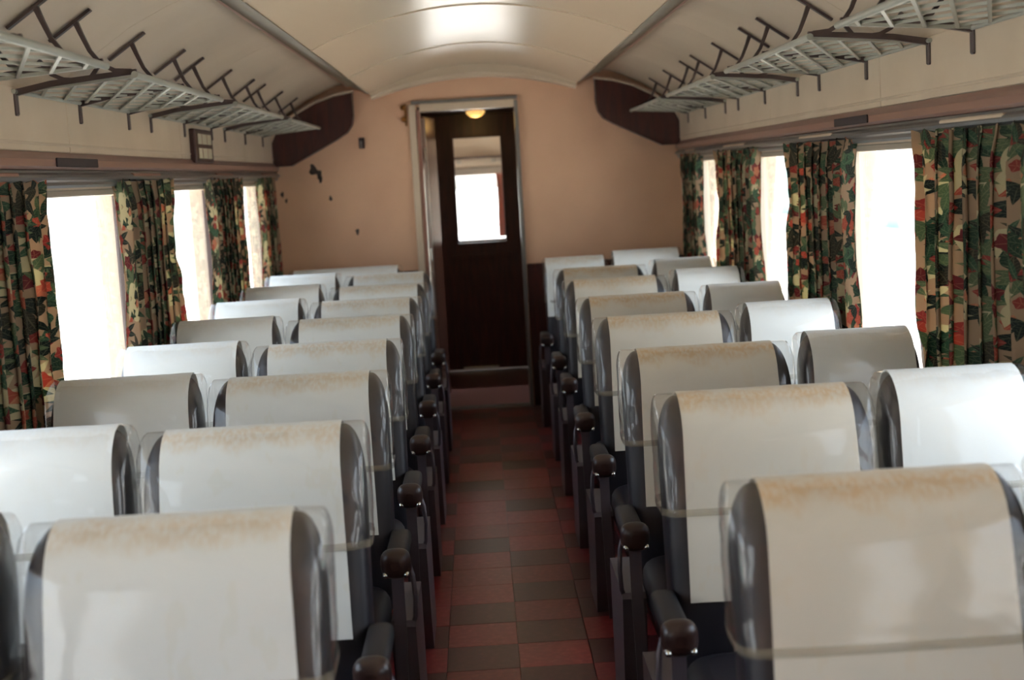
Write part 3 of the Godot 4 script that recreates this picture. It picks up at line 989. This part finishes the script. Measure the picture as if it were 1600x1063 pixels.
# ------------------------------------------------------------------ luggage racks
func rack(s: float, d0: float, label: String) -> Node3D:
	var t := thing("luggage_rack", label, "luggage rack", Vector3(0, 0, -d0), "luggage racks along the %s wall" % ("left" if s < 0 else "right"))
	var L := 1.40
	var V := func(x: float, y: float, d: float) -> Vector3: return Vector3(s * x, y, -d)
	for d in [0.0, 0.7, 1.4]:
		var b := Shape.new()
		b.bar([V.call(1.39, 1.962, d), V.call(1.28, 1.983, d), V.call(1.15, 1.995, d), V.call(1.02, 2.006, d)], 0.018, 0.018, Vector3.UP, [1.1, 1.0, 0.9, 0.8])
		b.box(V.call(1.393, 1.933, d), Vector3(0.018, 0.08, 0.026), 0.004)
		var br := obj("bracket", b, M.rack_bracket, t)
		var st := Shape.new()
		st.bar([V.call(1.192, 2.168, d), V.call(1.176, 2.125, d), V.call(1.155, 2.075, d), V.call(1.125, 2.034, d), V.call(1.085, 2.012, d), V.call(1.035, 2.006, d)], 0.015, 0.015, Vector3(0, 0, 1), [1.1, 0.9, 0.8, 0.8, 0.9, 1.1])
		st.bar([V.call(1.272, 2.108, d), V.call(1.142, 2.196, d)], 0.022, 0.009, Vector3.UP)
		obj("hanger", st, M.rack_bracket, br)
		if d == 0.7: continue
		var cu := Shape.new()
		cu.bar([V.call(1.31, 2.055, d), V.call(1.275, 2.01, d), V.call(1.24, 1.994, d), V.call(1.2, 1.99, d)], 0.012, 0.012, Vector3(0, 0, 1))
		obj("scroll", cu, M.rack_bracket, br)
		cu = Shape.new()
		cu.bar([V.call(1.16, 1.994, d), V.call(1.134, 2.026, d)], 0.011, 0.011, Vector3(0, 0, 1))
		obj("scroll", cu, M.rack_bracket, br)
	for q in [[1.02, 1.995, 0.0105], [1.385, 1.965, 0.007]]:
		var r := Shape.new()
		r.tube([V.call(q[0], q[1], -0.03), V.call(q[0], q[1], L + 0.03)], q[2], 12)
		obj("front_rod" if q[0] < 1.1 else "back_rod", r, M.rack_metal, t)
	for d in [0.012, L - 0.012]:
		var e := Shape.new()
		e.bar([V.call(1.385, 1.966, d), V.call(1.02, 1.994, d)], 0.014, 0.01)
		obj("end_bar", e, M.rack_metal, t)
	# diamond lattice of flat bars between the rods
	var wide := 0.365
	var pitch := 0.25
	var slope := pitch / (wide / 4.0) # depth gained per unit of width
	for dirn in [1.0, -1.0]:
		var k := -8
		while k < 16:
			# the bar: depth = k * pitch + dirn * slope * u, u across from the wall
			var u0 := 0.0
			var u1 := wide
			var c := k * pitch + (0.0 if dirn > 0 else wide * slope)
			var a0: float = (0.012 - c) / (dirn * slope)
			var a1: float = (L - 0.012 - c) / (dirn * slope)
			u0 = maxf(u0, minf(a0, a1))
			u1 = minf(u1, maxf(a0, a1))
			k += 1
			if u1 - u0 < 0.03: continue
			var bar := Shape.new()
			var lift := 0.004 if dirn > 0 else 0.0
			bar.bar([V.call(1.385 - u0, 1.966 + lift + 0.028 * u0 / wide, c + dirn * slope * u0), V.call(1.385 - u1, 1.966 + lift + 0.028 * u1 / wide, c + dirn * slope * u1)], 0.010, 0.008)
			obj("lattice_bar", bar, M.rack_metal, t)
	return t

func racks() -> void:
	for s in [-1.0, 1.0]:
		var sd := "left" if s < 0 else "right"
		var first: Node3D
		for k in 4:
			var d: float = 2.6 + 1.79 * k
			var label: String = "grey diamond-lattice luggage rack on the %s wall, %s" % [sd, ["nearest the camera, cut by the frame", "second from the camera", "third from the camera", "touching the dark corner board"][k]]
			if k == 0: first = rack(s, d, label)
			else: copy(first, Vector3(0, 0, -d), label)

# ------------------------------------------------------------------ curtains
# hanging from (0, 0, 0) downwards along z = -w/2 .. w/2, folds along x; the wall lies at +x
func curtain_shape(w: float, h: float, folds: int, seed_: int, near := 1.0, pinch := 0.1) -> Shape:
	var n := FastNoiseLite.new()
	n.seed = seed_; n.frequency = 1.3
	var rows := []
	var C := folds * 14 + 1
	for i in 31:
		var t := i / 30.0
		var r := PackedVector3Array()
		var wide := w * (1.0 - pinch * smoothstep(0.0, 0.16, t) + pinch * 0.6 * smoothstep(0.2, 1.0, t))
		for j in C:
			var u := float(j) / (C - 1)
			var v := u if near < 0.0 else 1.0 - u            # 0 at the end nearest the camera, which turns back to the wall
			var turned := 0.12
			var c := maxf(0.0, (v - turned) / (1.0 - turned))
			var ph := TAU * folds * c - PI / 2 + 3.2 * c * n.get_noise_2d(u * 3.0, t * 0.7)
			var amp := 0.026 * (0.55 + 0.45 * smoothstep(0.0, 0.14, t)) * (0.85 + 0.3 * n.get_noise_2d(u * 5.0, 7.0))
			var along := minf(v / turned, 1.0) * 0.03 + c * (wide - 0.03) + c * (1.0 - c) * 0.85 * wide / folds * sin(ph * 2.0)
			var z := (wide / 2 - along) * signf(near)
			var x := amp * sin(ph) + 0.003
			if v < turned: x = lerpf(0.026 + 0.006 * sin(t * 9.0), 0.003 - amp, smoothstep(0.0, 1.0, v / turned))
			var y := -h * t - 0.012 * absf(sin(PI * folds * u)) * (1.0 - smoothstep(0.0, 0.1, t))
			r.append(Vector3(x, y, z))
		rows.append(r)
	var s := Shape.new()
	s.cloth(rows, 0.0018)
	return s

func curtains() -> void:
	var spans := {-1: [[3.56, 4.53], [5.47, 6.44], [7.28, 8.28], [8.98, 9.62]], 1: [[3.48, 4.50], [5.27, 6.38], [7.05, 8.3], [8.88, 9.62]]}
	for s in [-1, 1]:
		for k in 4:
			var d0: float = spans[s][k][0]
			var d1: float = spans[s][k][1]
			var label: String = "green and red floral curtain on the %s window pillar, %s" % ["left" if s < 0 else "right", ["first from the camera", "second from the camera", "third from the camera", "beside the end wall"][k]]
			var t := thing("curtain", label, "curtain", Vector3(s * 1.372, 1.70, -(d0 + d1) / 2), "floral curtains on the %s side" % ("left" if s < 0 else "right"))
			var f := obj("fabric", curtain_shape(d1 - d0, 0.78, 8 if k < 3 else 4, 50 + k * 3 + s, 1.0 if s > 0 else -1.0), M["curtain_%d" % ((k + (1 if s > 0 else 0)) % 2)], t)
			f.rotation.y = 0.0 if s > 0 else PI
			boxy("batten", Vector3(s * 0.012, 0.012, 0), Vector3(0.03, 0.018, (d1 - d0) * 0.5), M.cream_paint if s > 0 else M.rose_beading, t, 0.004)

# ------------------------------------------------------------------ small things
func small_things() -> void:
	var n := thing("notice_frame", "small dark wooden notice frame with two pale cards below the luggage rack", "notice frame", Vector3(-HALF + 0.006, 1.855, -7.22))
	boxy("frame", Vector3(0.016, 0, 0), Vector3(0.032, 0.165, 0.46), M.notice_wood, n, 0.006)
	for y in [0.034, -0.036]:
		var card := boxy("card", Vector3(0.033, y, -0.01), Vector3(0.004, 0.05, 0.33), M.notice_paper, n, 0.001)
		for z in [-0.06, 0.07]:
			boxy("divider", Vector3(0.0355, y, z), Vector3(0.002, 0.05, 0.008), M.rose_beading, card)
	for q in [[-1.0, 4.93, 0.5, "dark plate on the wooden rail above the left windows"], [1.0, 5.25, 0.46, "dark plate on the wooden rail above the right windows"]]:
		var p := boxy("rail_plate", Vector3(q[0] * (HALF - 0.033), 1.755, -q[1]), Vector3(0.006, 0.03, q[2]), M.dark_plate, self, 0.002)
		tag(p, q[3], "plate")
	var hk := thing("coat_hook", "small dark grey coat hook on the pink end wall left of the doorway", "hook", Vector3(-0.79, 1.895, -END))
	var hs := Shape.new()
	hs.box(Vector3(0, 0, 0.005), Vector3(0.04, 0.075, 0.01), 0.003)
	obj("plate", hs, M.dark_plate, hk)
	var hh := Shape.new()
	hh.tube([Vector3(0, 0.015, 0.008), Vector3(0, 0.0, 0.03), Vector3(0, -0.025, 0.045), Vector3(0, -0.01, 0.06), Vector3(0, 0.012, 0.062)], 0.007, 10, Vector3.RIGHT)
	obj("prong", hh, M.track_metal, hk)
	var lt := thing("door_catch", "small rusty brass catch beside the top of the doorway casing", "door catch", Vector3(-0.49, 2.08, -END))
	for y in [0.04, -0.04]:
		var ks := Shape.new()
		ks.tube([Vector3(0, y, 0), Vector3(0, y, 0.02), Vector3(0, y, 0.034), Vector3(0, y, 0.038)], 0.02, 14, Vector3.UP, [0.8, 1.0, 0.8, 0.3])
		obj("knob", ks, M.brass, lt)
	boxy("rod", Vector3(0.014, -0.01, 0.01), Vector3(0.012, 0.15, 0.012), M.brass, lt, 0.003)
